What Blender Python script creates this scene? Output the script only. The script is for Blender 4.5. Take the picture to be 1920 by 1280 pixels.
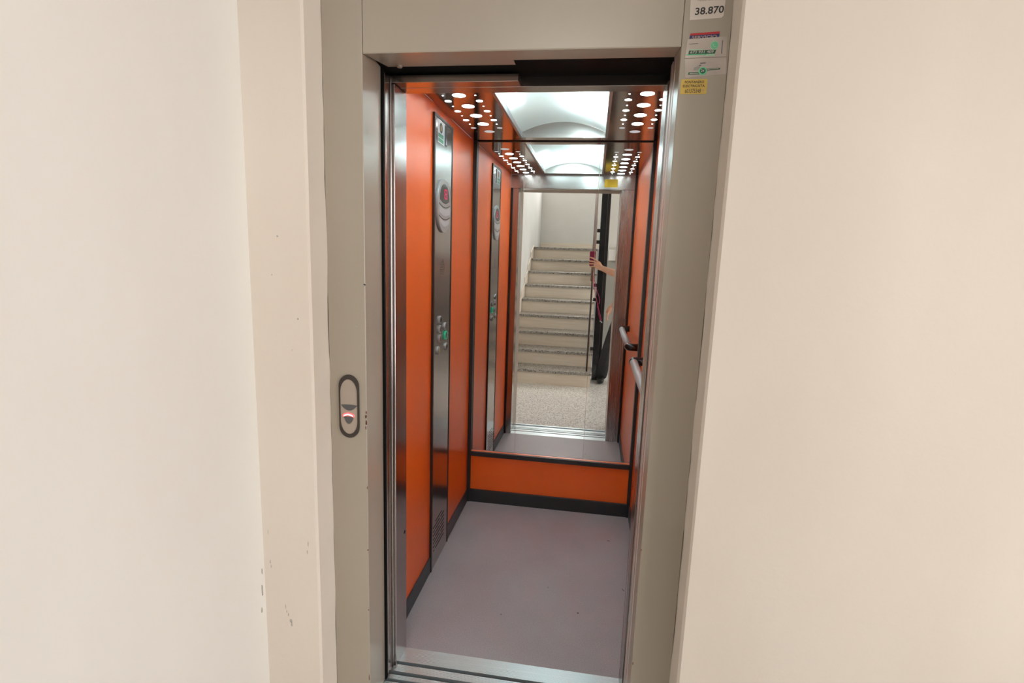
import bpy, bmesh, math, random
from mathutils import Vector, Matrix, noise
random.seed(7)
for o in list(bpy.data.objects): bpy.data.objects.remove(o, do_unlink=True)
S = bpy.context.scene
COL = S.collection

# ------------------------------------------------------------------ camera
cd = bpy.data.cameras.new('camera'); cam = bpy.data.objects.new('camera', cd); COL.objects.link(cam)
cd.sensor_fit = 'HORIZONTAL'; cd.sensor_width = 36; cd.lens = 992.55*36/1920; cd.clip_start = .004; cd.clip_end = 60
RX, RY, RZ = (.9879314, .05782415, -.1436938), (.15122812, -.15950443, .97554518), (.03349027, -.98550226, -.16632407)
cam.matrix_world = Matrix(((RX[0], -RX[1], -RX[2], 0), (RY[0], -RY[1], -RY[2], 0), (RZ[0], -RZ[1], -RZ[2], 1.5), (0, 0, 0, 1)))
S.camera = cam
# ------------------------------------------------------------------ world, daylight, exposure
S.view_settings.view_transform = 'Standard'; S.view_settings.look = 'None'
S.view_settings.gamma = 1; S.view_settings.use_curve_mapping = False; S.view_settings.exposure = 0.0
w = bpy.data.worlds.new('world'); S.world = w; w.use_nodes = True
w.node_tree.nodes['Background'].inputs[0].default_value = (.80, .88, 1, 1)
w.node_tree.nodes['Background'].inputs[1].default_value = .6
def area(name, loc, target, sx, sy, watts, col):
    d = bpy.data.lights.new(name, 'AREA'); d.shape = 'RECTANGLE'; d.size = sx; d.size_y = sy; d.energy = watts; d.color = col
    o = bpy.data.objects.new(name, d); COL.objects.link(o); o.location = loc
    o.rotation_euler = (Vector(target)-Vector(loc)).to_track_quat('-Z', 'Y').to_euler(); return o
area('daylight_entrance', (2.85, -.35, 1.25), (0, -.05, .95), 1.7, 2.1, 78, (1, .965, .92))
area('added_stair_daylight', (-.15, -3.62, 3.35), (-.15, 1.3, 1.2), 1.3, 1.1, 86, (1, .965, .92))  # added lamp behind the camera, evens the light on the landing walls

# ------------------------------------------------------------------ constants measured from the place (metres)
L, R, B, MY, C, F = -.681, .289, 2.945, 2.965, 2.091, 1.725      # lift car: side walls, back trim, mirror, ceiling, front
FY, WY = 1.3916, 1.30                                             # steel frame face, plaster wall face
PLX, PRX = -.7318, .2846                                          # plaster reveals
OX0, OX1 = -.615, .1756                                           # clear opening

# ------------------------------------------------------------------ materials
MATS = {}
def nodes(name):
    m = bpy.data.materials.new(name); m.use_nodes = True; nt = m.node_tree
    MATS[name] = m; return m, nt, nt.nodes['Principled BSDF']
def pr(name, col, rough=.5, metal=0, spec=.5, emit=None, estr=0, coat=0):
    m, nt, b = nodes(name)
    b.inputs['Base Color'].default_value = (*col, 1); b.inputs['Roughness'].default_value = rough
    b.inputs['Metallic'].default_value = metal; b.inputs['Specular IOR Level'].default_value = spec
    b.inputs['Coat Weight'].default_value = coat
    if emit: b.inputs['Emission Color'].default_value = (*emit, 1); b.inputs['Emission Strength'].default_value = estr
    return m
def texmix(name, c1, c2, scale=(20, 20, 20), detail=4, lo=.35, hi=.65, rough=.5, metal=0, bump=0, bscale=None, spec=.5, rvar=0):
    m, nt, b = nodes(name); N, K = nt.nodes, nt.links
    tc = N.new('ShaderNodeTexCoord'); mp = N.new('ShaderNodeMapping'); mp.inputs['Scale'].default_value = scale
    no = N.new('ShaderNodeTexNoise'); no.inputs['Scale'].default_value = 1; no.inputs['Detail'].default_value = detail
    cr = N.new('ShaderNodeValToRGB'); cr.color_ramp.elements[0].position = lo; cr.color_ramp.elements[1].position = hi
    cr.color_ramp.elements[0].color = (*c1, 1); cr.color_ramp.elements[1].color = (*c2, 1)
    K.new(tc.outputs['Object'], mp.inputs[0]); K.new(mp.outputs[0], no.inputs['Vector'])
    K.new(no.outputs['Fac'], cr.inputs[0]); K.new(cr.outputs[0], b.inputs['Base Color'])
    b.inputs['Roughness'].default_value = rough; b.inputs['Metallic'].default_value = metal; b.inputs['Specular IOR Level'].default_value = spec
    if rvar:
        mr = N.new('ShaderNodeMapRange'); mr.inputs['To Min'].default_value = rough-rvar; mr.inputs['To Max'].default_value = rough+rvar
        K.new(no.outputs['Fac'], mr.inputs[0]); K.new(mr.outputs[0], b.inputs['Roughness'])
    if bump:
        n2 = no
        if bscale:
            n2 = N.new('ShaderNodeTexNoise'); n2.inputs['Scale'].default_value = bscale; n2.inputs['Detail'].default_value = 3
            K.new(tc.outputs['Object'], n2.inputs['Vector'])
        bp = N.new('ShaderNodeBump'); bp.inputs['Strength'].default_value = bump; bp.inputs['Distance'].default_value = .004
        K.new(n2.outputs['Fac'], bp.inputs['Height']); K.new(bp.outputs[0], b.inputs['Normal'])
    return m
plaster = texmix('cream_plaster', (.70, .62, .54), (.75, .675, .60), (2.2, 2.2, 1.2), 5, .3, .7, .75, bump=.12, bscale=55, spec=.3)
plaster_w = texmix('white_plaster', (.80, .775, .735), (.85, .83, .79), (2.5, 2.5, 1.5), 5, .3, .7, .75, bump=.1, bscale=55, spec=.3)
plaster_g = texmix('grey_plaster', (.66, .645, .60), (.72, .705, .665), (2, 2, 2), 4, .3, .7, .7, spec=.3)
dado = texmix('dado_paint', (.30, .285, .25), (.34, .325, .29), (2, 2, 2), 4, .3, .7, .5, spec=.4)
framep = texmix('frame_paint', (.355, .305, .245), (.385, .335, .27), (3, 3, 1.2), 4, .3, .7, .30, bump=.02, bscale=160, spec=.5)
orange = texmix('orange_laminate', (.71, .106, .007), (.75, .116, .009), (4, 4, 4), 3, .3, .7, .36, spec=.5)
steel = texmix('brushed_steel', (.44, .40, .385), (.47, .43, .415), (180, 180, 1.0), 2, .3, .7, .205, 1, rvar=.015)
steel_s = texmix('satin_steel', (.62, .56, .53), (.66, .60, .57), (180, 180, 1.0), 2, .3, .7, .45, .8, rvar=.02)
steel_h = texmix('brushed_steel_across', (.47, .43, .41), (.50, .46, .44), (1.0, 180, 180), 2, .3, .7, .22, 1, rvar=.02)
steel_h2 = texmix('brushed_steel_column', (.47, .43, .415), (.50, .46, .445), (180, 180, 1.0), 2, .3, .7, .27, 1, rvar=.02)
steel_c = texmix('polished_ceiling_steel', (.46, .40, .37), (.50, .44, .41), (3, 3, 3), 3, .35, .65, .13, 1)
alu = texmix('sill_aluminium', (.66, .735, .765), (.73, .80, .83), (1.5, 200, 1), 2, .3, .7, .36, .85, rvar=.03)
alu_r = pr('handrail_aluminium', (.40, .44, .455), .5, .25)
silver = pr('silver_plastic', (.42, .44, .45), .35, .5)
silver_l = pr('pale_silver_plastic', (.55, .58, .60), .4, .2)
black = pr('black_trim', (.012, .012, .013), .45)
blackg = pr('black_gloss', (.010, .012, .015), .18)
void = pr('black_shaft', (.006, .006, .006), .8, spec=.1)
brownb = pr('brown_black_edge', (.022, .014, .013), .4)
slate = pr('slate_skirting', (.034, .034, .044), .45)
mirrorm = pr('mirror_glass', (.91, .93, .92), .0, 1)
seam = pr('mirror_seam', (.55, .47, .42), .4)
wood = texmix('handrail_wood', (.10, .042, .02), (.15, .065, .032), (60, 3, 60), 4, .3, .7, .6)
darkp = pr('dark_post_brown', (.030, .018, .015), .4)
white = pr('white_sticker', (.66, .59, .53), .55)
ink = pr('ink', (.035, .03, .032), .6)
red = pr('red_print', (.50, .02, .025), .5); blue = pr('blue_print', (.025, .022, .12), .5)
tan = pr('tan_print', (.40, .30, .24), .5)
yellow = pr('yellow_sticker', (.62, .42, .08), .5); yellowd = pr('yellow_header', (.62, .45, .02), .5)
greenc = pr('green_print', (.15, .55, .30), .5); greend = pr('dark_green_print', (.01, .10, .045), .5); greenl = pr('pale_green_print', (.36, .60, .42), .5)
gold = pr('gold_print', (.25, .17, .06), .5)
pinkw = pr('pale_print', (.62, .52, .50), .5)
stgrey = texmix('silver_sticker', (.42, .36, .32), (.55, .48, .43), (9, 9, 14), 2, .35, .65, .45, .2)
ringb = pr('call_ring', (.040, .028, .024), .35)
callface = pr('call_face', (.40, .33, .27), .4, .15)
callgrey = pr('call_grey', (.12, .115, .12), .3, .5)
led_r = pr('red_led', (.3, .0, .01), .4, emit=(1, .06, .07), estr=3.5)
led_w = pr('red_led_core', (.6, .3, .3), .4, emit=(1, .62, .58), estr=3.5)
digit = pr('display_digit', (.12, .0, .02), .4, emit=(.72, .01, .09), estr=.55)
greenled = pr('green_ring', (.02, .25, .13), .4, emit=(.05, .55, .33), estr=.25)
yellowled = pr('yellow_mark', (.6, .5, .05), .4)
lens = pr('lit_lens', (.8, .85, .85), .4, emit=(.86, 1, 1), estr=11)
lens_dim = pr('lit_lens_tube_end', (.45, .48, .5), .4, emit=(.62, .75, .80), estr=.55)
lens_off = pr('unlit_lens', (.28, .24, .23), .3)
rust = pr('rust_chip', (.10, .022, .012), .8); scuff = texmix('scuff', (.30, .27, .26), (.55, .49, .45), (90, 90, 90), 3, .3, .7, .8)
brownch = pr('brown_chip', (.20, .11, .035), .7)
skin = texmix('skin', (.62, .33, .22), (.68, .38, .26), (30, 30, 30), 3, .3, .7, .5)
nail = pr('nail', (.72, .45, .38), .3)
phonem = pr('magenta_phone', (.30, .012, .07), .12, .35, coat=.6); phoned = pr('phone_lens', (.01, .01, .012), .08)
strapm = pr('strap_pink', (.40, .02, .10), .6)
cloth = texmix('dark_trousers', (.014, .014, .017), (.03, .03, .034), (60, 60, 60), 4, .3, .7, .85)
shirt = texmix('navy_shirt', (.03, .035, .06), (.045, .05, .08), (60, 60, 60), 4, .3, .7, .85)
hairm = texmix('dark_hair', (.02, .013, .01), (.04, .026, .018), (200, 200, 20), 3, .3, .7, .5)
shoem = pr('black_shoe', (.015, .015, .016), .45)
# car floor: grey-lavender vinyl with fine speckle and faint stains
def floor_mat():
    m, nt, b = nodes('grey_vinyl'); N, K = nt.nodes, nt.links
    tc = N.new('ShaderNodeTexCoord')
    n1 = N.new('ShaderNodeTexNoise'); n1.inputs['Scale'].default_value = 300; n1.inputs['Detail'].default_value = 2
    n2 = N.new('ShaderNodeTexNoise'); n2.inputs['Scale'].default_value = 3.2; n2.inputs['Detail'].default_value = 6
    r1 = N.new('ShaderNodeValToRGB'); r1.color_ramp.elements[0].position = .33; r1.color_ramp.elements[1].position = .67
    r1.color_ramp.elements[0].color = (.325, .318, .345, 1); r1.color_ramp.elements[1].color = (.455, .445, .478, 1)
    r2 = N.new('ShaderNodeValToRGB'); r2.color_ramp.elements[0].position = .35; r2.color_ramp.elements[1].position = .62
    r2.color_ramp.elements[0].color = (.93, .90, .895, 1); r2.color_ramp.elements[1].color = (1, 1, 1, 1)
    mx = N.new('ShaderNodeMix'); mx.data_type = 'RGBA'; mx.blend_type = 'MULTIPLY'; mx.inputs[0].default_value = 1
    K.new(tc.outputs['Object'], n1.inputs['Vector']); K.new(tc.outputs['Object'], n2.inputs['Vector'])
    K.new(n1.outputs['Fac'], r1.inputs[0]); K.new(n2.outputs['Fac'], r2.inputs[0])
    K.new(r1.outputs[0], mx.inputs[6]); K.new(r2.outputs[0], mx.inputs[7]); K.new(mx.outputs[2], b.inputs['Base Color'])
    b.inputs['Roughness'].default_value = .42
    return m
vinyl = floor_mat()
def granite_mat(name, light, mid, dark, rough, sc=85):
    m, nt, b = nodes(name); N, K = nt.nodes, nt.links
    tc = N.new('ShaderNodeTexCoord'); v = N.new('ShaderNodeTexVoronoi'); v.inputs['Scale'].default_value = sc
    n = N.new('ShaderNodeTexNoise'); n.inputs['Scale'].default_value = 160; n.inputs['Detail'].default_value = 2
    r = N.new('ShaderNodeValToRGB'); e = r.color_ramp.elements; r.color_ramp.interpolation = 'CONSTANT'
    e[0].position = 0; e[0].color = (*dark, 1); e[1].position = .26; e[1].color = (*mid, 1); x = e.new(.45); x.color = (*light, 1); y = e.new(.8); y.color = (*mid, 1)
    mx = N.new('ShaderNodeMath'); mx.operation = 'MULTIPLY_ADD'; mx.inputs[1].default_value = .55; 
    sep = N.new('ShaderNodeSeparateColor')
    K.new(tc.outputs['Object'], v.inputs['Vector']); K.new(tc.outputs['Object'], n.inputs['Vector'])
    K.new(v.outputs['Color'], sep.inputs[0]); K.new(sep.outputs[0], mx.inputs[0]); 
    n3 = N.new('ShaderNodeMath'); n3.operation = 'MULTIPLY'; n3.inputs[1].default_value = .45; K.new(n.outputs['Fac'], n3.inputs[0]); K.new(n3.outputs[0], mx.inputs[2])
    K.new(mx.outputs[0], r.inputs[0]); K.new(r.outputs[0], b.inputs['Base Color']); b.inputs['Roughness'].default_value = rough
    return m
granite = granite_mat('granite_floor', (.85, .82, .78), (.58, .54, .50), (.17, .155, .145), .17, 150)
granite_t = granite_mat('granite_tread', (.40, .37, .335), (.20, .185, .165), (.018, .016, .015), .2, 105)
marble = texmix('marble_riser', (.76, .66, .54), (.86, .77, .65), (3, 3, 40), 5, .3, .7, .3)

# ------------------------------------------------------------------ mesh helpers
def link(name, bm, mat, parent=None, smooth=False):
    bmesh.ops.recalc_face_normals(bm, faces=bm.faces)
    me = bpy.data.meshes.new(name); bm.to_mesh(me); bm.free()
    me.materials.append(mat)
    if smooth:
        for p in me.polygons: p.use_smooth = True
    o = bpy.data.objects.new(name, me); COL.objects.link(o)
    if parent: o.parent = parent
    return o
def addbox(bm, x0, x1, y0, y1, z0, z1):
    v = [bm.verts.new((x, y, z)) for x in (x0, x1) for y in (y0, y1) for z in (z0, z1)]
    for f in ((0, 1, 3, 2), (4, 6, 7, 5), (0, 4, 5, 1), (2, 3, 7, 6), (0, 2, 6, 4), (1, 5, 7, 3)): bm.faces.new([v[i] for i in f])
    return bm
def box(name, x0, x1, y0, y1, z0, z1, mat, parent=None, bev=0, seg=1):
    bm = addbox(bmesh.new(), x0, x1, y0, y1, z0, z1)
    if bev: bmesh.ops.bevel(bm, geom=list(bm.edges), offset=bev, segments=seg, affect='EDGES', profile=.5)
    return link(name, bm, mat, parent, False)
def frame(o, U, V): o, U, V = Vector(o), Vector(U), Vector(V); return (o, U, V, U.cross(V))
def P3(fr, u, v, n=0): return fr[0]+fr[1]*u+fr[2]*v+fr[3]*n
def prism(name, pts, fr, d0, d1, mat, parent=None, bev=0, smooth=False):
    bm = bmesh.new()
    a = [bm.verts.new(P3(fr, u, v, d0)) for u, v in pts]; b = [bm.verts.new(P3(fr, u, v, d1)) for u, v in pts]
    n = len(pts); bm.faces.new(a); top = bm.faces.new(b)
    for i in range(n): bm.faces.new((a[i], a[(i+1) % n], b[(i+1) % n], b[i]))
    if bev: bmesh.ops.bevel(bm, geom=list(top.edges), offset=bev, segments=3, affect='EDGES', profile=.5)
    return link(name, bm, mat, parent, smooth)
def ring(name, outer, inner, fr, d0, d1, mat, parent=None):
    bm = bmesh.new(); n = len(outer)
    A = [[bm.verts.new(P3(fr, u, v, d)) for u, v in pts] for pts in (outer, inner) for d in (d0, d1)]
    for i in range(n):
        j = (i+1) % n
        for p, q in ((A[0], A[1]), (A[1], A[3]), (A[3], A[2]), (A[2], A[0])): bm.faces.new((p[i], p[j], q[j], q[i]))
    return link(name, bm, mat, parent)
def ell(cx, cy, rx, ry, n=40, a0=0, a1=2*math.pi, close=True):
    m = n if close else n-1
    return [(cx+rx*math.cos(a0+(a1-a0)*i/m), cy+ry*math.sin(a0+(a1-a0)*i/m)) for i in range(n)]
def stadium(cx, z0, z1, r, ry=None, n=16):
    ry = ry or r
    return [(cx+r*math.cos(math.pi*i/n), z1-ry+ry*math.sin(math.pi*i/n)) for i in range(n+1)]+[(cx+r*math.cos(math.pi+math.pi*i/n), z0+ry+ry*math.sin(math.pi+math.pi*i/n)) for i in range(n+1)]
def rect(u0, u1, v0, v1): return [(u0, v0), (u1, v0), (u1, v1), (u0, v1)]
def rrect(u0, u1, v0, v1, r, n=5):
    P = []
    for cx, cy, a in ((u1-r, v0+r, -90), (u1-r, v1-r, 0), (u0+r, v1-r, 90), (u0+r, v0+r, 180)):
        P += [(cx+r*math.cos(math.radians(a+90*i/n)), cy+r*math.sin(math.radians(a+90*i/n))) for i in range(n+1)]
    return P
def tube_bm(bm, pts, rad, n=10, caps=True):
    pts = [Vector(p) for p in pts]; rings = []
    rads = rad if isinstance(rad, (list, tuple)) else [rad]*len(pts)
    up = None
    for i, p in enumerate(pts):
        t = (pts[min(i+1, len(pts)-1)]-pts[max(i-1, 0)]).normalized()
        if up is None: up = Vector((0, 0, 1)) if abs(t.z) < .9 else Vector((1, 0, 0))
        s = t.cross(up).normalized(); up = s.cross(t).normalized()
        rings.append([bm.verts.new(p+(s*math.cos(2*math.pi*k/n)+up*math.sin(2*math.pi*k/n))*rads[i]) for k in range(n)])
    for a, b in zip(rings, rings[1:]):
        for k in range(n): bm.faces.new((a[k], a[(k+1) % n], b[(k+1) % n], b[k]))
    if caps: bm.faces.new(rings[0]); bm.faces.new(rings[-1])
    return bm
def tube(name, pts, rad, mat, parent=None, n=10): return link(name, tube_bm(bmesh.new(), pts, rad, n), mat, parent, True)
def text(name, s, fr, u, v, n, height, mat, parent, width=None, slant=0, align='LEFT', bold=0):
    cu = bpy.data.curves.new(name, 'FONT'); cu.body = s; cu.size = 1; cu.extrude = .004; cu.shear = slant; cu.offset = bold; cu.resolution_u = 3
    t = bpy.data.objects.new('tmp', cu); COL.objects.link(t)
    bpy.context.view_layer.update()
    me = bpy.data.meshes.new_from_object(t.evaluated_get(bpy.context.evaluated_depsgraph_get()))
    bpy.data.objects.remove(t); bpy.data.curves.remove(cu)
    xs = [q.co.x for q in me.vertices]; ys = [q.co.y for q in me.vertices]
    x0, x1, y0, y1 = min(xs), max(xs), min(ys), max(ys)
    sy = height/(y1-y0); sx = width/(x1-x0) if width else sy
    for q in me.vertices:
        a = (q.co.x-x0)*sx
        q.co = P3(fr, u+a, v+(q.co.y-y0)*sy, n+q.co.z*.06)
    me.materials.clear(); me.materials.append(mat); me.name = name
    o = bpy.data.objects.new(name, me); COL.objects.link(o); o.parent = parent
    return o
def thing(name, label, cat, loc=(0, 0, 0), group=None, kind=None):
    o = bpy.data.objects.new(name, None); COL.objects.link(o); o.empty_display_size = .05
    ORIG[o.name] = Vector(loc)
    o['label'] = label; o['category'] = cat
    if group: o['group'] = group
    if kind: o['kind'] = kind
    return o
ORIG = {}
def tag(o, label, cat, group=None):
    o['label'] = label; o['category'] = cat
    if group: o['group'] = group
    return o
def struct(o, label=None):
    o['kind'] = 'structure'
    if label: o['label'] = label
    return o
def sthing(name, label):
    o = bpy.data.objects.new(name, None); COL.objects.link(o); o['kind'] = 'structure'; o['label'] = label; return o
XZ = lambda y: frame((0, y, 0), (1, 0, 0), (0, 0, 1))           # faces -y (towards the camera)
YZ = lambda x: frame((x, 0, 0), (0, 1, 0), (0, 0, 1))           # faces +x

# ================================================================== LANDING SHELL
def wavy_wall(name, xin, xout, label, amp=.0035, seed=0):
    bm = bmesh.new(); rows = []
    for i in range(91):
        z = 2.7*i/90
        d = amp*noise.noise((seed, z*5, 0))+amp*.5*noise.noise((seed+9, z*17, 3))
        e = amp*1.2*noise.noise((seed+4, z*3.1, 7))
        r = .006 if xin > xout else -.006
        rows.append([bm.verts.new(p) for p in ((xout, WY, z), (xin-r, WY+e*.4, z), (xin+e*.4, WY+.006, z), (xin+d, FY-.004, z), (xin+d, FY+.12, z), (xout, FY+.12, z))])
    for a, b in zip(rows, rows[1:]):
        for k in range(6): bm.faces.new((a[k], a[(k+1) % 6], b[(k+1) % 6], b[k]))
    bm.faces.new(rows[0]); bm.faces.new(rows[-1])
    return struct(link(name, bm, plaster), label)
wl = wavy_wall('wall_landing_left', PLX, -.96, 'cream plaster pier left of the lift frame', seed=1)
wr = wavy_wall('wall_landing_right', PRX, 2.55, 'cream plaster wall right of the lift frame', seed=5)
struct(box('wall_landing_top', PLX, PRX, WY, FY+.12, 2.42, 2.7, plaster), 'plaster above the lift frame')
# side wall left of the camera, very slightly out of square
struct(box('wall_landing_side', -1.1, -.903, .15, 1.50, 0, 2.7, plaster_w), 'white plaster side wall left of the lift')
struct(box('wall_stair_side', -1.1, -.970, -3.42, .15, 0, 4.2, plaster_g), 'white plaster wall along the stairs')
struct(box('floor', -1.1, 2.55, -3.5, 1.455, -.06, 0, granite), 'polished speckled granite landing floor')
struct(box('ceiling', -1.1, 2.6, -.75, 1.55, 2.7, 2.8, plaster_w), 'white landing ceiling')
we = sthing('wall_stair_end', 'pale wall at the head of the stairs, with an added window opening above')
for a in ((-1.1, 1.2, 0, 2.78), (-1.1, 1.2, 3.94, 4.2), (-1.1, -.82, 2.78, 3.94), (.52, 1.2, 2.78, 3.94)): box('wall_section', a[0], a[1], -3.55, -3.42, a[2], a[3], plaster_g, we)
wn = sthing('added_window_1', 'unseen window added above the upper landing')  # unseen window, added as the opening for the stair daylight lamp
for a in ((-.82, .52, 2.78, 2.83), (-.82, .52, 3.89, 3.94), (-.82, -.77, 2.83, 3.89), (.47, .52, 2.83, 3.89), (-.175, -.125, 2.83, 3.89)): box('added_window_bar', a[0], a[1], -3.52, -3.47, a[2], a[3], alu_r, wn, .003)
struct(box('ceiling_stair', -1.1, 1.2, -3.5, -.75, 4.2, 4.3, plaster_w), 'ceiling over the stairwell')
struct(box('wall_stair_top', -1.1, 2.6, -.85, -.75, 2.7, 4.2, plaster_w), 'wall above the landing ceiling edge')
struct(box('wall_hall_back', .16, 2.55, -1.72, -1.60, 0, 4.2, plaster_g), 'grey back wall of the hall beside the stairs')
# entrance side: wall with a glazed door
ws = sthing('wall_entrance', 'entrance wall with a glazed door opening')
for nm, a in (('wall_section', (.52, 1.42, 0, 2.7)), ('wall_section', (-1.72, -1.22, 0, 2.7)), ('wall_section', (-1.22, .52, 2.32, 2.7))):
    box(nm, 2.55, 2.67, a[0], a[1], a[2], a[3], plaster_w, ws)
d3 = sthing('door_3', 'glazed aluminium entrance door')
for y0, y1, z0, z1 in ((-1.22, -1.16, 0, 2.32), (.46, .52, 0, 2.32), (-.38, -.32, 0, 2.32), (-1.16, .46, 2.25, 2.32), (-1.16, .46, .0, .10)):
    box('door_bar', 2.585, 2.635, y0, y1, z0, z1, alu_r, d3, .003)
struct(box('baseboard_hall', .17, 2.5, -1.6, -1.575, 0, 1.40, dado), 'darker painted dado on the hall back wall')

# ================================================================== LIFT DOOR FRAME (painted steel casing)
tr = sthing('trim_1', 'grey-beige painted steel casing round the lift opening')
XY = frame((0, 0, 0), (1, 0, 0), (0, 1, 0))
prism('frame_stile', [(PLX+.001, FY), (-.6225, FY), (-.621, FY+.0015), (-.643, 1.565), (PLX+.001, 1.565)], XY, 0, 2.42, framep, tr)['label'] = 'left stile of the casing'
prism('frame_stile', [(PRX-.001, FY), (.1771, FY), (.1756, FY+.0015), (.1756, 1.475), (PRX-.001, 1.475)], XY, 0, 2.42, framep, tr)['label'] = 'right stile of the casing'
def lintel(x0, x1, yb, nm):
    zb = 1.992+(yb-FY)*.135
    fr = frame((x0, 0, 0), (0, 1, 0), (0, 0, 1))
    return prism(nm, [(FY+.0015, 2.42), (FY+.0015, 1.9945), (FY+.003, 1.992), (yb, zb), (yb, 2.42)], fr, 0, x1-x0, framep, tr)
lintel(-.6195, -.247, 1.566, 'frame_lintel'); lintel(-.247, .1745, 1.506, 'frame_lintel')
bm = bmesh.new(); tube_bm(bm, [(-.577, 1.545, 2.0125), (-.577, 1.545, 2.0065)], .0075, 14); link('soffit_plug', bm, framep, tr)
# chipped paint along the arrises
def chip(x, y, z, w_, h_, mat, par):
    fr = XZ(y); n = 9
    pts = [(x+w_*.5*math.cos(2*math.pi*i/n)*random.uniform(.5, 1.1), z+h_*.5*math.sin(2*math.pi*i/n)*random.uniform(.6, 1.15)) for i in range(n)]
    return prism('paint_chip', pts, fr, -.0002, .0005, mat, par)
for x, z, w_, h_, mt in ((-.6225, 1.031, .005, .010, rust), (-.6235, 1.018, .007, .016, rust), (-.6225, 1.000, .006, .018, rust), (-.6235, .985, .004, .012, rust), (-.622, .80, .003, .009, rust), (-.622, .60, .004, .007, rust), (-.6225, .40, .003, .006, rust), (-.6235, .165, .003, .03, rust),
                          (-.6225, 1.398, .010, .005, ink), (-.647, 1.28, .006, .004, scuff), (.1785, .345, .003, .010, rust), (.181, .262, .010, .006, rust), (.180, .225, .006, .004, rust), (.179, .195, .006, .02, brownch), (.1765, .70, .003, .006, rust)):
    chip(x, FY, z, w_, h_, mt, tr)
# scuffs on the plaster
for x, z, w_, h_ in ((-.825, .402, .010, .012), (-.823, .392, .005, .02), (-.832, .42, .005, .012), (-.84, .445, .002, .016), (-.837, .43, .002, .010), (-.883, .585, .004, .018), (-.881, .572, .003, .012), (-.886, .68, .0015, .02), (-.762, .655, .003, .02), (-.765, .63, .004, .015), (-.77, 1.305, .004, .006), (-.79, 1.22, .003, .006), (-.82, 1.52, .006, .006), (-.84, 1.42, .004, .004)):
    chip(x, WY, z, w_, h_, scuff, wl)
for y, z, w_, h_ in ((1.285, .50, .006, .05), (1.279, .44, .006, .02), (1.288, .56, .004, .03)):
    fr = frame((-.903, 0, 0), (0, 1, 0), (0, 0, 1)); n = 8
    prism('paint_chip', [(y+w_*.5*math.cos(2*math.pi*i/n), z+h_*.5*math.sin(2*math.pi*i/n)*random.uniform(.6, 1.1)) for i in range(n)], fr, -.001, .0008, scuff, bpy.data.objects['wall_landing_side'])

# ================================================================== LANDING AND CAR DOORS (slid open to the left)
d1 = sthing('door_1', 'landing door leaves slid open into the left pocket')
box('door_gap_dark', -.70, -.6365, 1.566, 1.5765, .0, 2.013, void, d1)  # solid black bar in place of the dark gap between jamb and leaf
box('door_leaf', -.72, -.634, 1.577, 1.6105, .006, 2.008, steel, d1, .002, 2)
d2 = sthing('door_2', 'lift car door leaves slid open into the left pocket')
box('door_leaf', -.72, -.6295, 1.6135, 1.6175, .006, 2.0, steel, d2, .001)
box('pocket_lining', -.725, -.66, 1.566, 1.66, 0, 2.1, void, d2)
# right side: strike profiles in vertical ribs
for a, b, xx in ((1.4895, 1.520, .1756), (1.549, 1.583, .1766)):
    box('strike_profile', xx, .24, a, b, 0, 2.012, steel_s, d1, .0015, 2)
box('strike_backing', .186, .245, 1.475, 1.62, 0, 2.012, void, d1)
# dark header above the gap
struct(box('trim_2', -.73, .26, 1.507, 1.667, 2.016, 2.20, void), 'black door header above the gap between landing and lift')

# ================================================================== LIFT CAR SHELL
wf = sthing('wall_car_front', 'brushed steel front columns and header of the lift car')
hd = box('header_panel', L, R, 1.668, F, 1.987, C, steel_h, wf, .0012)
box('header_panel', -.70, -.245, 1.615, 1.6675, 1.9875, 2.0085, steel_h, wf, .001)
box('column', L, -.6215, 1.620, F, 0, 1.9855, steel, wf, .0012)['label'] = 'left steel column of the car front'
box('column', OX1, R, 1.6155, F, 0, 1.9855, steel_h2, wf, .0012)['label'] = 'right steel column of the car front'
bm = bmesh.new(); tube_bm(bm, [(-.6225, 1.706, .4863), (-.6210, 1.706, .4863)], .0065, 12); link('bolt_hole', bm, void, wf)
# sills
sl = sthing('trim_3', 'ribbed aluminium sill bars at the threshold')
for a, b in ((1.455, 1.478), (1.505, 1.5595), (1.5725, 1.592), (1.608, 1.640), (1.655, F)):
    bm = bmesh.new(); n = max(2, int((b-a)/.0042)); 
    prof = []
    for i in range(n):
        y0 = a+(b-a)*i/n; y1 = a+(b-a)*(i+1)/n; m_ = y0+(y1-y0)*.72
        prof += [(y0, 0), (m_, 0), (m_+.0003, -.0007), (y1-.0003, -.0007)]
    prof += [(b, 0), (b, -.03), (a, -.03)]
    prism('sill_bar', prof, frame((-.66 if b > 1.56 else -.64, 0, 0), (0, 1, 0), (0, 0, 1)), 0, .86 if b > 1.56 else .815, alu, sl)
box('sill_channel', -.70, .25, 1.5, 1.72, -.05, -.026, void, sl)
struct(box('floor_car', L, R, F, B+.02, -.05, 0, vinyl), 'grey speckled vinyl floor of the lift car')
# little dark marks lying in the vinyl
for x, y, pts in ((.165, 2.66, [(-.012, -.004), (-.004, .006), (.004, .003), (.012, -.004), (.004, -.001), (-.003, .001)]), (.219, 2.25, [(-.007, .008), (-.004, .008), (.006, -.008), (.003, -.009)]), (.02, 2.05, [(-.004, -.003), (.004, -.002), (.003, .003), (-.003, .003)]), (-.3, 1.98, [(-.003, -.003), (.003, -.003), (.003, .003)]), (-.12, 2.2, [(-.003, -.002), (.003, -.002), (0, .003)])):
    prism('floor_mark', [(x+a, y+b) for a, b in pts], XY, .0001, .0005, ink, bpy.data.objects['floor_car'])
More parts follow.
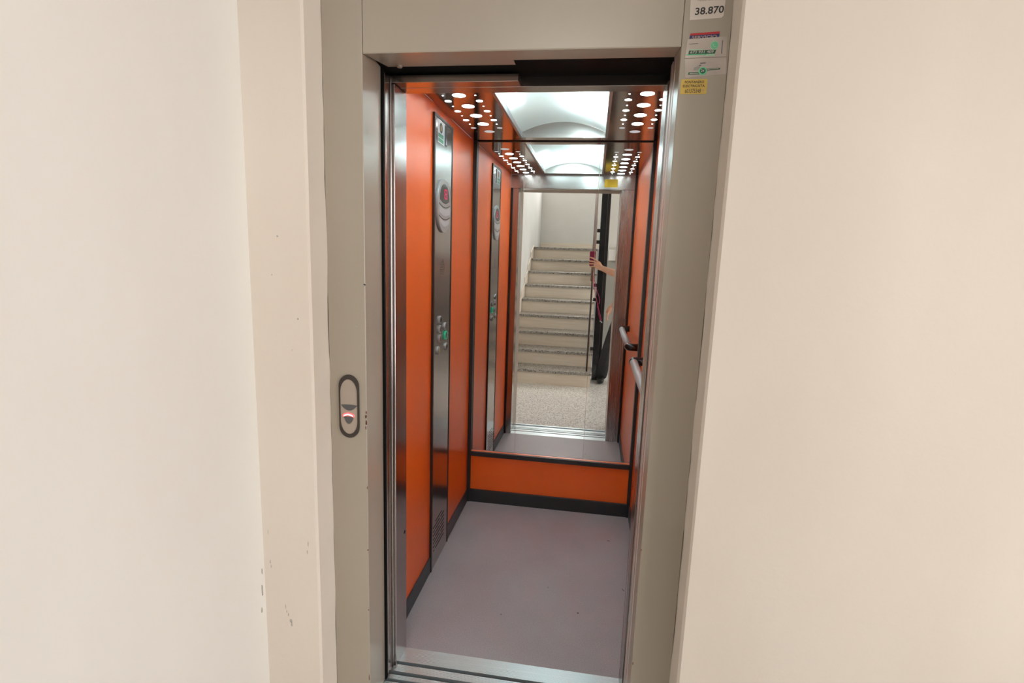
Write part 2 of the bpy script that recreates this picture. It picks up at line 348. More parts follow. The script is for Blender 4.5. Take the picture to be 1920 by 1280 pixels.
# ---- left wall
wlc = sthing('wall_car_left', 'orange laminate left wall of the lift car')
box('wall_panel', L-.02, L, F, 2.2, .078, C, orange, wlc, .001); box('wall_panel', L-.02, L, 2.485, B, .078, C, orange, wlc, .001); box('wall_panel', L-.02, L, 2.2, 2.485, 2.045, C, orange, wlc)
wrc = sthing('wall_car_right', 'orange laminate right wall of the lift car')
box('wall_panel', R, R+.02, F, B, .078, C, orange, wrc, .001)
wbc = sthing('wall_car_back', 'orange laminate strip below the mirror on the back wall')
box('wall_panel', L, R, B+.012, B+.03, .05, .32, orange, wbc, .001)
box('wall_backing', L-.02, R+.02, B+.035, B+.06, -.05, 2.2, void, wbc)
# ---- skirtings, posts
struct(box('baseboard_left', L-.012, L+.006, F, 2.2, 0, .078, slate, None, .001), 'slate grey skirting on the left wall, near piece')
struct(box('baseboard_left_rear', L-.012, L+.006, 2.487, B-.004, 0, .078, slate, None, .001), 'slate grey skirting on the left wall, far piece')
struct(box('baseboard_right', R-.006, R+.012, F, B-.004, 0, .078, slate, None, .001), 'slate grey skirting on the right wall')
struct(box('baseboard_back', L+.018, R-.016, B, B+.02, 0, .0786, black, None, .001), 'black skirting under the orange back strip')
struct(box('trim_4', L+.0005, L+.020, B-.004, B+.03, 0, C-.001, black, None, .001), 'black corner post at the left rear corner of the car')
struct(box('trim_5', R-.018, R-.0005, B-.004, B+.03, 0, C-.001, black, None, .001), 'black corner post at the right rear corner of the car')
struct(box('trim_6', L+.0005, L+.018, F, F+.014, 0, 1.987, black, None, .001), 'black corner trim at the left front corner of the car')
struct(box('trim_7', R-.018, R-.0005, F, F+.014, 0, C-.001, black, None, .001), 'black corner trim at the right front corner of the car')
# ---- ceiling with lit vault
LX0, LX1, LY0, LY1 = -.418, .033, 1.79, 2.877
ce = sthing('ceiling_car', 'polished steel ceiling of the lift car')
for a in ((L, LX0, F, B+.03), (LX1, R, F, B+.03), (LX0, LX1, F, LY0), (LX0, LX1, LY1, B+.03)):
    box('ceiling_plate', a[0], a[1], a[2], a[3], C, C+.012, steel_c, ce)
lamp = thing('ceiling_light', 'arched white light vault with rows of round lit lenses in the lift ceiling', 'ceiling light')
def vault_z(x, rise=.055, z0=C+.022):
    t = (x-(LX0+LX1)/2)/((LX1-LX0)/2); return z0+rise*(1-t*t)
# diffuser: translucent sheet that glows, with the tubes really above it
m, nt, b = nodes('vault_diffuser'); N, K = nt.nodes, nt.links
b.inputs['Base Color'].default_value = (.75, .80, .80, 1); b.inputs['Roughness'].default_value = .3
b.inputs['Emission Color'].default_value = (.74, .96, 1, 1); b.inputs['Emission Strength'].default_value = .20
trn = N.new('ShaderNodeBsdfTranslucent'); trn.inputs[0].default_value = (.80, .94, .97, 1)
mx = N.new('ShaderNodeMixShader'); mx.inputs[0].default_value = .6
K.new(b.outputs[0], mx.inputs[1]); K.new(trn.outputs[0], mx.inputs[2]); K.new(mx.outputs[0], N['Material Output'].inputs[0])
bm = bmesh.new(); rows = []
for i in range(25):
    x = LX0+.012+(LX1-LX0-.024)*i/24
    rows.append([bm.verts.new((x, y, vault_z(x))) for y in (LY0+.002, (LY0+LY1)/2, LY1-.004)])
for a, c in zip(rows, rows[1:]):
    for k in range(2): bm.faces.new((a[k], a[k+1], c[k+1], c[k]))
link('diffuser', bm, m, lamp, True)
for yy in (LY0, LY1-.003):
    pts = [(LX0, C), (LX1, C)]+[(LX1-(LX1-LX0)*i/24, vault_z(LX1-(LX1-LX0)*i/24)+.001) for i in range(25)]
    prism('vault_end', pts, XZ(yy), -.003, 0, steel_h, lamp)
for x0, x1 in ((LX0-.001, LX0+.012), (LX1-.012, LX1+.001)):
    box('vault_lip', x0, x1, LY0, LY1, C-.0015, C+.024, silver, lamp, .001)
box('lamp_housing', LX0-.03, LX1+.03, LY0-.02, LY1+.02, C+.20, C+.21, plaster_w, lamp)
for x0, x1, y0, y1 in ((LX0-.03, LX0-.025, LY0-.02, LY1+.02), (LX1+.025, LX1+.03, LY0-.02, LY1+.02), (LX0-.03, LX1+.03, LY0-.02, LY0-.015), (LX0-.03, LX1+.03, LY1+.015, LY1+.02)):
    box('lamp_housing', x0, x1, y0, y1, C+.012, C+.21, plaster_w, lamp)
def bulb(x, y, wats, sx, sy, h=.105):
    o = area('vault_tube', (x, y, C+h), (x, y, 0), sx, sy, wats, (.86, .98, 1)); o.parent = lamp; return o
bulb(-.06, 2.40, 11, .09, .44, .092); bulb(-.28, 2.13, 4.2, .13, .12, .095); bulb(-.365, 2.34, 1.0, .02, .14, .06); bulb(-.2, 1.94, 5, .2, .08, .10)
def disc_mesh(r, n):
    bm = bmesh.new(); a = [bm.verts.new((r*math.cos(2*math.pi*i/n), r*math.sin(2*math.pi*i/n), .0006)) for i in range(n)]
    c = [bm.verts.new((q.co.x*.985, q.co.y*.985, -.0006)) for q in a]; bm.faces.new(a); bm.faces.new(c)
    for i in range(n): bm.faces.new((a[i], a[(i+1) % n], c[(i+1) % n], c[i]))
    bmesh.ops.recalc_face_normals(bm, faces=bm.faces)
    me = bpy.data.meshes.new('lens'); bm.to_mesh(me); bm.free(); return me
meshes = {}
for nm, r in (('big', .0262), ('mid', .0134), ('dot', .0034)):
    for k, mt in (('on', lens), ('dim', lens_dim), ('off', lens_off)):
        me = disc_mesh(r, 28 if nm != 'dot' else 12); me.materials.append(mt); meshes[nm, k] = me
def lens_at(kind, state, x, y):
    o = bpy.data.objects.new('lens', meshes[kind, state]); COL.objects.link(o); o.parent = lamp; o.location = (x, y, C)
for cx in (-.553, .160):
    for k in range(-2, 5):
        y = 2.122+.1537*k
        st = 'on' if -1 <= k < 4 else ('dim' if k == 4 else 'on')
        lens_at('big', st, cx, y)
        for s in (-.0645, .0650):
            if y > 1.80: lens_at('dot', 'on' if k < 4 else 'off', cx+s, y)
            ym = y+.0768
            if ym < 2.7: lens_at('mid', 'on' if k < 3 else 'dim', cx+s, ym)

# ---- mirror in three panes
mi = thing('wall_mirror', 'three-pane wall mirror filling the back of the lift car', 'mirror')
def pane(x0, x1, tilt):
    bm = addbox(bmesh.new(), x0, x1, -.004, .004, .318, 2.086)
    cx = (x0+x1)/2
    for v in bm.verts: v.co.y += MY+.004-tilt*(v.co.x-cx)-.0013*(v.co.z-1.2)
    return link('mirror_pane', bm, mirrorm, mi)
pane(L+.0205, -.4012, .0060); pane(-.3992, .0023, .0026); pane(.0043, R-.0185, .0010)
for x in (-.4002, .0033): box('pane_joint', x-.001, x+.001, MY-.0004, MY+.006, .318, 2.086, seam, mi)
box('mirror_rail', L+.020, R-.018, B, MY+.012, .291, .318, black, mi, .001)
box('mirror_cap', L+.020, R-.018, B+.012, MY+.012, 2.086, C, brownb, mi)

# ================================================================== CAR OPERATING PANEL
cp = thing('control_panel', 'tall brushed steel lift control panel set in the orange wall', 'control panel')
PX_ = L+.008
box('plate', L-.01, PX_, 2.212, 2.474, .001, 2.040, steel, cp, .001)
box('edge_strip', L-.01, PX_+.002, 2.199, 2.2135, .001, 2.052, brownb, cp, .001)
box('edge_strip', L-.01, PX_+.002, 2.472, 2.486, .001, 2.052, brownb, cp, .001)
box('edge_strip', L-.01, PX_+.002, 2.2135, 2.472, 2.040, 2.052, brownb, cp, .001)
fr = YZ(PX_)
du = prism('display_unit', stadium(2.333, 1.575, 1.803, .104, .10, 18), fr, -.001, .008, silver, cp, .004)
ucx = 2.333
top = [(ucx+.074*math.cos(math.pi*i/20), 1.718+.066*math.sin(math.pi*i/20)) for i in range(21)]
bot = [(ucx-.074+.148*i/14, 1.718-.004-.014*math.sin(math.pi*i/14)) for i in range(15)]
prism('screen', top+bot, fr, .006, .0088, blackg, du)
# seven-segment figure
sg = lambda u0, u1, v0, v1: prism('digit_segment', rect(u0, u1, v0, v1), fr, .0085, .0093, digit, du)
ux0, ux1, vz0, vz1 = 2.324, 2.371, 1.720, 1.763; t = .010
sg(ux0+.004, ux1-.004, vz1-t*.6, vz1); sg(ux0+.004, ux1-.004, (vz0+vz1)/2-t*.3, (vz0+vz1)/2+t*.3); sg(ux0+.004, ux1-.004, vz0, vz0+t*.6)
for u in (ux0, ux1-.014):
    sg(u, u+.014, vz0+.002, (vz0+vz1)/2-.0025); sg(u, u+.014, (vz0+vz1)/2+.0025, vz1-.002)
def smile(z, hw, h_, dep, mat, nm):
    a = [(ucx-hw+2*hw*i/14, z-dep*math.sin(math.pi*i/14)) for i in range(15)]
    c = [(ucx+hw-2*hw*i/14, z-h_-dep*math.sin(math.pi*i/14)) for i in range(15)]
    prism(nm, a+c, fr, .006, .0088, mat, du)
smile(1.699, .086, .0035, .014, black, 'groove'); smile(1.690, .084, .030, .014, silver_l, 'label_field'); smile(1.648, .088, .0035, .015, black, 'groove')
smile(1.6395, .072, .022, .016, silver_l, 'label_field')
# speaker dots
bm = bmesh.new()
for i in range(-4, 5):
    for j in range(-4, 5):
        if i*i+j*j <= 17:
            q = [bm.verts.new(P3(fr, 2.333+i*.0105+.0026*math.cos(k*math.pi/3), 1.420+j*.0082+.0026*math.sin(k*math.pi/3), .0004)) for k in range(6)]; bm.faces.new(q)
link('speaker_grille', bm, callgrey, cp)
def button(u, v, kind):
    bt = prism('button', ell(u, v, .0185, .0185, 24), fr, -.001, .007, silver, cp, .002)
    if kind == 'green': ring('ring_light', ell(u, v, .0205, .0205, 24), ell(u, v, .0165, .0165, 24), fr, .0, .0082, greenled, bt)
    prism('button_face', ell(u, v, .0135, .0135, 20), fr, .0065, .0076, callgrey if kind != 'mark' else silver, bt)
    if kind == 'mark': prism('button_symbol', [(u+.002, v-.007), (u+.011, v-.007), (u+.0065, v+.006)], fr, .0074, .0082, yellowled, bt)
    if kind == 'hole': prism('keyhole', ell(u+.003, v, .0045, .009, 12), fr, .0074, .0082, void, bt)
for u, v, k in ((2.298, 1.188, 'hole'), (2.388, 1.147, ''), (2.298, 1.146, ''), (2.301, 1.102, ''), (2.394, 1.104, 'green'), (2.404, 1.049, 'hole'), (2.274, 1.052, 'mark')): button(u, v, k)
# ventilation slots, alternating long and short
for i in range(8):
    z = .2255-.0197*i
    if i in (0,): segs = ((2.268, 2.377),)
    elif i == 7: segs = ((2.268, 2.412), (2.236, 2.252))
    elif i % 2: segs = ((2.233, 2.340), (2.352, 2.417))
    else: segs = ((2.233, 2.258), (2.268, 2.412))
    for a, c in segs: prism('vent_slot', rrect(a, c, z-.0024, z+.0024, .002, 3), fr, 0, .0005, void, cp)
# notices stuck on the panel
st = tag(prism('notice_sticker', rect(2.247, 2.345, 1.945, 2.037), fr, 0, .0006, silver_l), 'white sticker with green bars and a round emblem at the top of the lift panel', 'sticker')
prism('round_emblem', ell(2.292, 2.008, .022, .021, 24), fr, .0006, .0009, ink, st); prism('round_emblem', ell(2.292, 2.008, .013, .012, 20), fr, .0009, .0012, gold, st)
prism('green_bar', rect(2.252, 2.326, 1.968, 1.983), fr, .0006, .0009, greend, st); prism('green_bar', rect(2.252, 2.326, 1.950, 1.9635), fr, .0006, .0009, greend, st)
for z in (1.972, 1.977, 1.954, 1.959): prism('print_line', rect(2.258, 2.318, z-.001, z+.001), fr, .0009, .0011, greenc, st)
st = tag(prism('strip_sticker', rect(2.350, 2.384, 1.949, 2.034), fr, 0, .0006, ink), 'narrow black strip sticker beside the green and white one on the lift panel', 'sticker')
prism('pale_print', [(2.366, 1.955), (2.380, 1.955), (2.380, 1.985)], fr, .0006, .0009, silver_l, st)

# ================================================================== HANDRAIL
hr = thing('handrail', 'grey aluminium handrail with black end brackets on the right car wall', 'handrail')
RXc, RZc = .232, .965
tube('rail_tube', [(RXc, 1.99, RZc), (RXc, 2.72, RZc)], .020, alu_r, hr, 24)
for y, s in ((1.985, -1), (2.722, 1)):
    bm = bmesh.new()
    pts = [(RXc, y-s*.012, RZc), (RXc, y+s*.012, RZc), (RXc+.004, y+s*.022, RZc), (RXc+.014, y+s*.028, RZc), (R+.0, y+s*.028, RZc)]
    tube_bm(bm, pts, [.0215, .0225, .0225, .0225, .0225], 20); link('end_bracket', bm, blackg, hr, True)
# yellow notice on the header, seen in the mirror
box('header_notice', .045, .143, F, F+.0012, 2.004, 2.062, yellowd); tag(bpy.data.objects['header_notice'], 'yellow notice on the steel header, seen in the mirror', 'sign')

# ================================================================== CALL PANEL on the left stile
fr = XZ(FY)
ca = thing('call_panel', 'oval lift call panel with red lit arc on the left casing', 'call panel')
ccx = -.6727; c0, c1 = .952, 1.1395
ring('bezel', stadium(ccx, c0, c1, .0303, .034, 16), stadium(ccx-.0005, c0+.011, c1-.013, .0258, .040, 16), fr, 0, .005, ringb, ca)
prism('face', stadium(ccx-.0005, c0+.0108, c1-.0128, .026, .040, 16), fr, 0, .003, callface, ca)
lensp = [(ccx-.0245+.049*i/14, 1.050+.0015*math.sin(math.pi*i/14)) for i in range(15)]+[(ccx+.0245-.049*i/14, 1.050-.0165*math.sin(math.pi*i/14)**.8) for i in range(15)]
prism('scoop', lensp, fr, .0025, .0038, callgrey, ca)
bt = prism('button', [(ccx-.0150+.030*i/12-.0015, 1.0155) for i in range(13)]+[(ccx+.0135-.029*i/16, 1.0155-.0215*math.sin(math.pi*i/16)**.7) for i in range(1, 16)], fr, .0025, .0048, callgrey, ca)
def arc(hw, t, z, rise):
    a = [(ccx-.002-hw+2*hw*i/16, z+rise*math.sin(math.pi*i/16)) for i in range(17)]
    return a+[(ccx-.002+hw-2*hw*i/16, z-t+rise*math.sin(math.pi*i/16)) for i in range(17)]
prism('light_arc', arc(.0165, .0072, 1.0215, .0045), fr, .003, .0052, led_r, ca); prism('light_arc_core', arc(.0138, .0030, 1.0195, .0042), fr, .005, .0056, led_w, ca)

# ================================================================== STICKERS on the right stile
def quad(name, pts, mat, d0=0, d1=.0006, parent=None): return prism(name, pts, fr, d0, d1, mat, parent)
s1 = tag(quad('number_sticker', [(.1893, 2.0485), (.2605, 2.0515), (.2645, 2.056), (.2675, 2.135), (.1865, 2.132)], white), 'white sticker with the number 38.870, topmost on the right casing', 'sticker')
text('printed_number', '38.870', frame((0, FY, 0), (.9985, 0, .055), (-.055*0+.03, 0, .9995)), .1385, 2.0520, .0007, .0160, ink, s1, .0640, 0, bold=.02)
text('printed_heading', 'ASCENSOR Nº', frame((0, FY, 0), (1, 0, .02), (0, 0, 1)), .2035, 2.0845, .0007, .0075, tan, s1, .052, 0, bold=.01)
s2 = tag(quad('service_sticker', [(.1918, 2.0085), (.2592, 2.0095), (.2592, 2.0222), (.1935, 2.0190)], blue), 'red and blue sticker reading SERVICIO on the right casing', 'sticker')
quad('red_band', [(.1934, 2.0150), (.2592, 2.0178), (.2592, 2.0226), (.1936, 2.0195)], red, .0005, .0009, s2)
text('printed_word', 'SERVICIO', frame((0, FY, 0), (1, 0, .03), (0, 0, 1)), .1975, 2.0015, .0008, .0062, tan, s2, .056, 0, bold=.015)
s3 = tag(quad('silver_phone_sticker', [(.1858, 1.9655), (.2790, 1.9675), (.2768, 2.0117), (.1880, 2.0068)], stgrey, 0, .0012), 'silver sticker with a green phone symbol and the number 673 931 409', 'sticker')
quad('green_disc', ell(.2502, 1.9925, .0098, .0098, 28), greenl, .001, .0015, s3); quad('green_disc', ell(.2502, 1.9925, .0078, .0078, 28), greenc, .0014, .0018, s3)
hs = []
for i in range(13):
    a = math.radians(170+110*i/12); hs.append((.2528+.0066*math.cos(a), 1.9945+.0066*math.sin(a)))
for i in range(13):
    a = math.radians(280-110*i/12); hs.append((.2528+.0044*math.cos(a)*(1-.25*math.sin(math.pi*i/12)*-1), 1.9945+.0044*math.sin(a)*(1+.25*math.sin(math.pi*i/12))))
quad('handset_symbol', hs, greenl, .0017, .0021, s3)
quad('black_band', [(.1925, 1.9735), (.2525, 1.9745), (.2545, 1.9828), (.1935, 1.9818)], greend, .001, .0015, s3)
quad('green_band', [(.1880, 1.9715), (.2335, 1.9720), (.2335, 1.9745), (.1880, 1.9738)], greenc, .001, .0014, s3); quad('green_band', [(.2310, 1.9692), (.2525, 1.9697), (.2525, 1.9742), (.2320, 1.9738)], greenl, .001, .0014, s3)
quad('green_band', [(.1930, 1.9825), (.2240, 1.9832), (.2245, 1.9850), (.1935, 1.9845)], greenl, .001, .0014, s3)
text('printed_number', '673 931 409', frame((0, FY, 0), (1, 0, .01), (0, 0, 1)), .1965, 1.9735, .0014, .0058, pinkw, s3, .053, .15, bold=.01)
quad('grey_line', [(.1925, 1.9958), (.2125, 1.9965), (.2125, 1.9977), (.1925, 1.9970)], callgrey, .001, .0013, s3)
quad('shaded_print', [(.2665, 1.974), (.2685, 1.974), (.2680, 2.003), (.2660, 2.003)], callgrey, .001, .0013, s3)
s4 = tag(quad('silver_emblem_sticker', [(.1900, 1.9235), (.1855, 1.9640), (.2790, 1.9665), (.2820, 1.9330), (.2812, 1.9290), (.1935, 1.9222)], stgrey), 'silver sticker with a teal round emblem under the phone number sticker', 'sticker')
quad('green_band', [(.1955, 1.9290), (.2360, 1.9300), (.2370, 1.9355), (.1965, 1.9342)], greend, .0005, .001, s4)
quad('green_band', [(.2330, 1.9378), (.2670, 1.9395), (.2680, 1.9432), (.2330, 1.9416)], greend, .0005, .001, s4); quad('pale_line', [(.2385, 1.9394), (.2640, 1.9407), (.2640, 1.9420), (.2385, 1.9407)], stgrey, .001, .0012, s4)
quad('round_emblem', ell(.2285, 1.9365, .0098, .0090, 26), greenc, .001, .0014, s4); quad('round_emblem', ell(.2285, 1.9368, .0066, .0060, 22), greend, .0013, .0017, s4)
text('printed_number', '24', frame((0, FY, 0), (1, 0, 0), (0, 0, 1)), .2245, 1.9345, .0016, .0055, pinkw, s4, .0075, 0)
quad('pale_line', [(.1990, 1.9307), (.2190, 1.9313), (.2195, 1.9330), (.1993, 1.9325)], stgrey, .001, .0012, s4)
quad('dark_picture', [(.2065, 1.9385), (.2170, 1.9390), (.2225, 1.9455), (.2160, 1.9475), (.2085, 1.9450)], dado, .0005, .0009, s4)
quad('grey_line', [(.2215, 1.9525), (.2340, 1.9535), (.2335, 1.9560), (.2215, 1.9550)], callgrey, .0005, .0009, s4); quad('grey_line', [(.2190, 1.9478), (.2245, 1.9490), (.2240, 1.9505), (.2190, 1.9495)], ink, .0005, .0009, s4)
s5 = tag(quad('yellow_trade_sticker', rrect(.1812, .2416, 1.8856, 1.9192, .003), yellow), 'yellow sticker reading FONTANERO ELECTRICISTA with a phone number', 'sticker')
fz = frame((0, FY, 0), (1, 0, 0), (.04, 0, 1)); k_ = 1.9*.04
text('printed_word', 'FONTANERO', fz, .1895-k_, 1.9098, .0007, .0056, ink, s5, .0440, 0, bold=.008); text('printed_word', 'ELECTRICISTA', fz, .1860-k_, 1.9012, .0007, .0056, ink, s5, .0500, 0, bold=.008)
text('printed_number', '601375348', fz, .1920-k_, 1.8885, .0007, .0092, ink, s5, .0365, 0); text('printed_word', '7D', fz, .2305-k_, 1.8915, .0007, .0045, dado, s5, .0055, 0)

# ================================================================== STAIRCASE (behind the camera, seen in the mirror)
sc = thing('staircase', 'granite and marble stairs rising behind the photographer, seen in the mirror', 'staircase')
H_, G_, NS = .1755, .30, 9
for k in range(1, NS+1):
    yn = .03-G_*(k-1)                       # nosing
    yr = yn-.03
    yb_ = yn-G_-.03 if k < NS else -3.405
    box('riser', -.955, .030, yr-.02, yr, H_*(k-1), H_*k-.032, marble, sc)
    box('tread', -.965, .045, yb_, yn, H_*k-.032, H_*k, granite_t, sc, .004, 2)
for k in range(1, NS):
    yb = .03-G_*(k-1)
    bm = bmesh.new(); 
    prism('wall_tile', [(yb+.02, H_*k), (yb-G_+.0, H_*k), (yb-G_+.0, H_*k+.20), (yb+.02-.03, H_*k+.09)], frame((-.9675, 0, 0), (0, 1, 0), (0, 0, 1)), 0, .012, marble, sc)
box('stair_skirting', -.965, 1.1, -3.418, -3.40, H_*NS, H_*NS+.085, marble, sc)
prism('stringer', [(-.03, 0), (-2.75, 1.585), (-2.75, 1.30), (-.5, 0)], frame((-.02, 0, 0), (0, 1, 0), (0, 0, 1)), 0, .03, plaster_w, sc)
# wooden handrail on dark balusters
ba = thing('stair_railing', 'brown wooden stair handrail on dark balusters, seen in the mirror', 'railing')
def rail_z(y): return 1.17+(.05-y)*.585
bm = bmesh.new(); rp = [(-.012-.012*i/10, -.03-2.42*i/10, rail_z(-.03-2.42*i/10)) for i in range(11)]
rp = [(rp[0][0], rp[0][1]+.012, rp[0][2]-.007)]+rp; tube_bm(bm, rp, [.016]+[.027]*11, 14); link('rail', bm, wood, ba, True)
tube('newel', [(-.025, -.05, H_), (-.022, -.05, .6), (-.016, -.05, 1.215)], [.009, .011, .013], darkp, ba, 10)
for k in range(2, NS+1):
    y = -.09-G_*(k-1); tube('baluster', [(-.02, y, H_*k), (-.02, y, rail_z(y))], .008, darkp, ba, 8)
# tall black steel post beside the stair foot
bp = thing('black_post', 'tall black steel post beside the foot of the stairs, seen in the mirror', 'post')
box('post', .046, .112, -.46, -.38, 0, 2.69, blackg, bp, .003); box('post', .116, .150, -.47, -.40, 0, 2.69, black, bp, .003)
box('edge_strip', .1115, .1165, -.385, -.378, 0, 2.69, callgrey, bp)  # grey strip stands in for the bright highlight down the post edge
for z in (.36, .95, 1.12, 1.36, 1.62, 1.75): box('bracket', .012, .05, -.43, -.39, z, z+.04, black, bp, .002)
box('wall_panel_board', .19, .335, -1.575, -1.56, 1.42, 1.57, plaster_w); tag(bpy.data.objects['wall_panel_board'], 'small pale board above the dark dado, seen in the mirror', 'board')
box('wall_meter_box', .345, .42, -1.575, -1.51, 1.40, 1.58, dado, None, .002); tag(bpy.data.objects['wall_meter_box'], 'grey box beside the pale board on the hall wall, seen in the mirror', 'box')

# ================================================================== PHONE
ph = thing('smartphone', 'magenta smartphone held up in the mirror reflection', 'phone')
fph = frame((0, -.004, 0), (-1, 0, 0), (0, 0, 1))           # normal +y: the back of the phone looks at the lift
prism('phone_body', rrect(-.013, .062, 1.372, 1.530, .009), fph, -.0085, 0, phonem, ph, .0015)
prism('camera_bump', rrect(-.008, .012, 1.487, 1.524, .005), fph, 0, .0012, phoned, ph)
prism('screen', rrect(-.010, .059, 1.376, 1.526, .007), fph, -.0092, -.0085, blackg, ph)
st_ = [(.0, -.010, 1.374), (.0, -.012, 1.33), (.006, -.02, 1.24), (.035, -.03, 1.14), (.075, -.03, 1.04), (.086, -.03, 1.00), (.080, -.028, .955), (.060, -.025, .96), (.045, -.022, 1.02), (.010, -.016, 1.16), (-.004, -.012, 1.26), (-.002, -.010, 1.374)]
bm = bmesh.new(); tube_bm(bm, st_, .0032, 6); tube_bm(bm, [(.066, -.026, .958), (.09, -.03, .86), (.118, -.03, .77)], .0034, 6); tube_bm(bm, [(.060, -.026, .96), (.08, -.03, .85), (.102, -.03, .78)], .0034, 6)
link('wrist_strap', bm, strapm, ph, True)
for p in ((.120, -.03, .762), (.103, -.03, .772)): tube('strap_tip', [p, (p[0]+.004, p[1], p[2]-.016)], .0045, silver_l, ph, 8)

# ================================================================== PERSON
def shift(p):
    t = min(1, max(0, (p[0]-.10)/.14)); t = t*t*(3-2*t); return (p[0]-.05*t, p[1]+.06*t, p[2])
def skinned(V, E, rad, sub=2):
    V = [shift(p) for p in V]
    me = bpy.data.meshes.new('tmp'); me.from_pydata(V, E, []); o = bpy.data.objects.new('tmp', me); COL.objects.link(o)
    md = o.modifiers.new('skin', 'SKIN'); md.use_smooth_shade = True
    for i, sv in enumerate(me.skin_vertices[0].data):
        r = rad[i]; sv.radius = (r, r) if not isinstance(r, tuple) else r; sv.use_root = (i == 0)
    ss = o.modifiers.new('sub', 'SUBSURF'); ss.levels = sub; ss.render_levels = sub
    bpy.context.view_layer.update()
    out = bpy.data.meshes.new_from_object(o.evaluated_get(bpy.context.evaluated_depsgraph_get()))
    bpy.data.objects.remove(o); bpy.data.meshes.remove(me); return out
def chain_add(V, E, Rr, pts, root=None):
    prev = root
    for p, r in pts:
        V.append(p); Rr.append(r)
        if prev is not None: E.append((prev, len(V)-1))
        prev = len(V)-1
    return prev
pe = thing('person', 'person in dark trousers reaching out one arm with the phone, in the mirror', 'person')
V, E, Rr = [], [], []
chain_add(V, E, Rr, [((.50, -.36, .92), (.155, .11)), ((.54, -.355, 1.05), (.145, .105)), ((.60, -.35, 1.20), (.155, .11)), ((.66, -.345, 1.33), (.165, .11)), ((.70, -.34, 1.42), .075), ((.715, -.33, 1.48), .055), ((.73, -.315, 1.53), .06), ((.735, -.295, 1.60), .088), ((.742, -.30, 1.68), .085), ((.745, -.305, 1.74), .05)])
# reaching right arm: shoulder, elbow, wrist, palm
chain_add(V, E, Rr, [((.80, -.27, 1.345), .062), ((.72, -.12, 1.29), .050), ((.56, .00, 1.255), .046), ((.40, .012, 1.275), .044), ((.235, .014, 1.315), .041), ((.13, .012, 1.340), .034), ((.085, .010, 1.351), (.024, .030)), ((.055, .012, 1.366), (.020, .036)), ((.030, .014, 1.388), (.014, .036))], 3)
# left arm hanging by the thigh
chain_add(V, E, Rr, [((.52, -.35, 1.36), .060), ((.43, -.34, 1.17), .046), ((.345, -.30, 1.00), .036), ((.268, -.27, .90), .025)], 3)
for side, pts in ((0, [((.405, -.36, .86), .088), ((.30, -.33, .52), .062), ((.285, -.34, .46), .058), ((.205, -.38, .11), .042), ((.195, -.38, .06), .042), ((.185, -.29, .035), .034)]), (1, [((.60, -.37, .86), .088), ((.64, -.35, .50), .062), ((.64, -.36, .44), .058), ((.63, -.40, .11), .042), ((.63, -.40, .06), .042), ((.64, -.31, .035), .034)])):
    chain_add(V, E, Rr, pts, 0)
body = skinned(V, E, Rr, 2)
bm = bmesh.new(); bm.from_mesh(body); bpy.data.meshes.remove(body)
def add_mesh(me): bm.from_mesh(me); bpy.data.meshes.remove(me)
# right hand: palm plate and five fingers closing round the phone
Vp = [(.100, .010, 1.346), (.070, .010, 1.358), (.040, .013, 1.385), (.016, .016, 1.412)]
add_mesh(skinned(Vp, [(0, 1), (1, 2), (2, 3)], [(.026, .026), (.022, .036), (.015, .046), (.012, .042)], 2))
for pts, r in (([(.048, .015, 1.412), (.022, .016, 1.434), (-.002, .014, 1.447), (-.030, .009, 1.457), (-.060, .005, 1.466)], .0088), ([(.045, .015, 1.402), (.018, .016, 1.414), (-.010, .016, 1.420), (-.040, .011, 1.424), (-.069, .005, 1.425)], .0092), ([(.045, .014, 1.390), (.018, .016, 1.394), (-.012, .016, 1.396), (-.042, .011, 1.397), (-.070, .004, 1.394)], .0088), ([(.050, .013, 1.376), (.024, .015, 1.374), (-.004, .014, 1.370), (-.032, .010, 1.368), (-.056, .004, 1.364)], .0078),
               ([(.065, .008, 1.360), (.050, .000, 1.376), (.040, -.014, 1.398), (.024, -.022, 1.424), (.006, -.023, 1.446)], .0105)):
    add_mesh(skinned(pts, [(0, 1), (1, 2), (2, 3), (3, 4)], [r*1.1, r*1.08, r, r*.93, r*.82], 2))
# left hand: palm and relaxed fingers
add_mesh(skinned([(.275, -.275, .925), (.246, -.262, .865), (.238, -.258, .825)], [(0, 1), (1, 2)], [(.024, .024), (.018, .036), (.014, .038)], 2))
for i in range(4):
    yy = -.293+.023*i; ln = (.062, .074, .078, .068)[i]
    add_mesh(skinned([(.243, yy, .850), (.232, yy, .826-ln*.4), (.234, yy+.002, .826-ln*.75), (.242, yy+.002, .826-ln)], [(0, 1), (1, 2), (2, 3)], [.009, .0088, .0082, .007], 1))
add_mesh(skinned([(.25, -.236, .875), (.238, -.218, .848), (.232, -.208, .822)], [(0, 1), (1, 2)], [.011, .010, .008], 1))
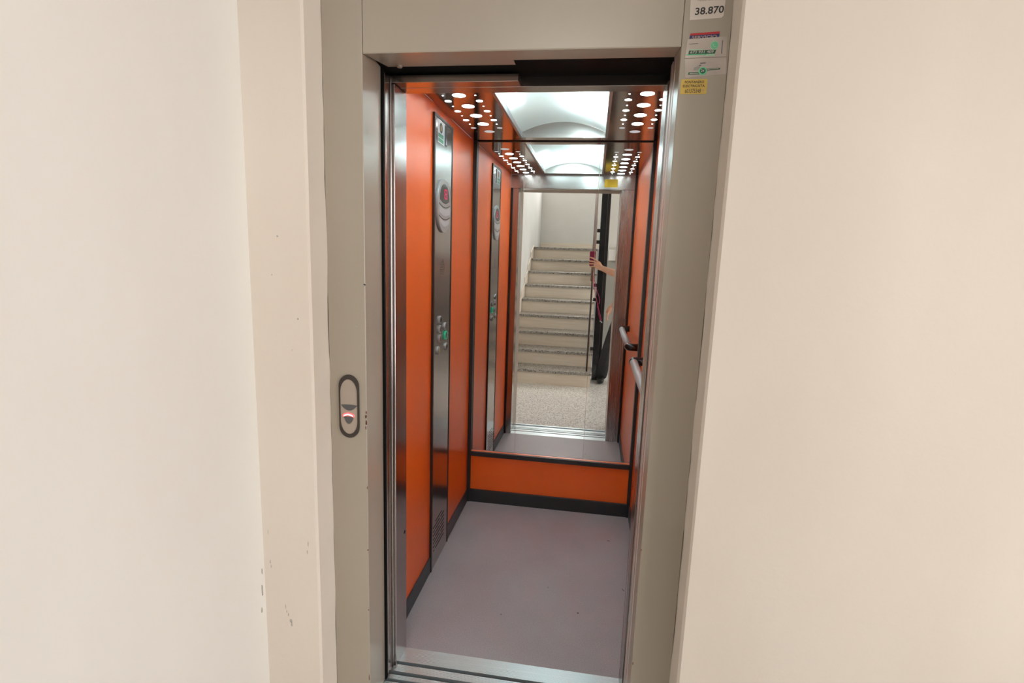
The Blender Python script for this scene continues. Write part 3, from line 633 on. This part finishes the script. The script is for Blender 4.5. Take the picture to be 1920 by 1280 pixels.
# face relief: nose, ears
for c, s in (((.735, -.195, 1.615), (.014, .022, .024)), ((.652, -.30, 1.615), (.012, .024, .034)), ((.825, -.30, 1.615), (.012, .024, .034))):
    bmesh.ops.create_uvsphere(bm, u_segments=12, v_segments=8, radius=1, matrix=Matrix.Translation(shift(c)) @ Matrix.Diagonal((*s, 1)))
link('body', bm, skin, pe, True)
def garment(name, V, E, Rr, mat): 
    me = skinned(V, E, Rr, 2); me.materials.clear(); me.materials.append(mat); me.name = name
    o = bpy.data.objects.new(name, me); COL.objects.link(o); o.parent = pe; return o
V, E, Rr = [], [], []
chain_add(V, E, Rr, [((.495, -.36, .88), (.175, .13)), ((.55, -.355, 1.10), (.160, .118))])
chain_add(V, E, Rr, [((.405, -.36, .82), .102), ((.30, -.335, .50), .085), ((.225, -.37, .20), .075), ((.195, -.385, .03), .072)], 0); chain_add(V, E, Rr, [((.60, -.37, .82), .102), ((.64, -.355, .48), .085), ((.635, -.39, .20), .075), ((.63, -.405, .03), .072)], 0)
garment('trousers', V, E, Rr, cloth)
V, E, Rr = [], [], []
chain_add(V, E, Rr, [((.495, -.36, .86), (.185, .140)), ((.53, -.355, 1.02), (.178, .132)), ((.60, -.35, 1.19), (.172, .126)), ((.66, -.345, 1.33), (.178, .125)), ((.695, -.34, 1.41), .085)])
chain_add(V, E, Rr, [((.80, -.27, 1.345), .078), ((.715, -.11, 1.288), .068)], 3); chain_add(V, E, Rr, [((.52, -.35, 1.36), .076), ((.44, -.345, 1.22), .066)], 3)
garment('shirt', V, E, Rr, shirt)
garment('hair', [(.742, -.325, 1.56), (.745, -.335, 1.66), (.745, -.31, 1.735), (.740, -.25, 1.745)], [(0, 1), (1, 2), (2, 3)], [(.085, .06), (.105, .085), (.085, .075), (.06, .035)], hairm)
for x, z in ((.709, 1.635), (.763, 1.635)):
    bm = bmesh.new(); bmesh.ops.create_uvsphere(bm, u_segments=10, v_segments=8, radius=.011, matrix=Matrix.Translation(shift((x, -.212, z)))); link('eye', bm, phoned, pe, True)
bm = bmesh.new(); bmesh.ops.create_uvsphere(bm, u_segments=12, v_segments=6, radius=1, matrix=Matrix.Translation(shift((.735, -.207, 1.572))) @ Matrix.Diagonal((.024, .012, .007, 1))); link('mouth', bm, red, pe, True)
for pts in ([(.20, -.41, .042), (.192, -.36, .045), (.185, -.27, .038), (.182, -.21, .032)], [(.63, -.43, .042), (.632, -.38, .045), (.640, -.29, .038), (.644, -.23, .032)]):
    garment('shoe', pts, [(0, 1), (1, 2), (2, 3)], [(.042, .04), (.046, .044), (.046, .036), (.04, .030)], shoem)
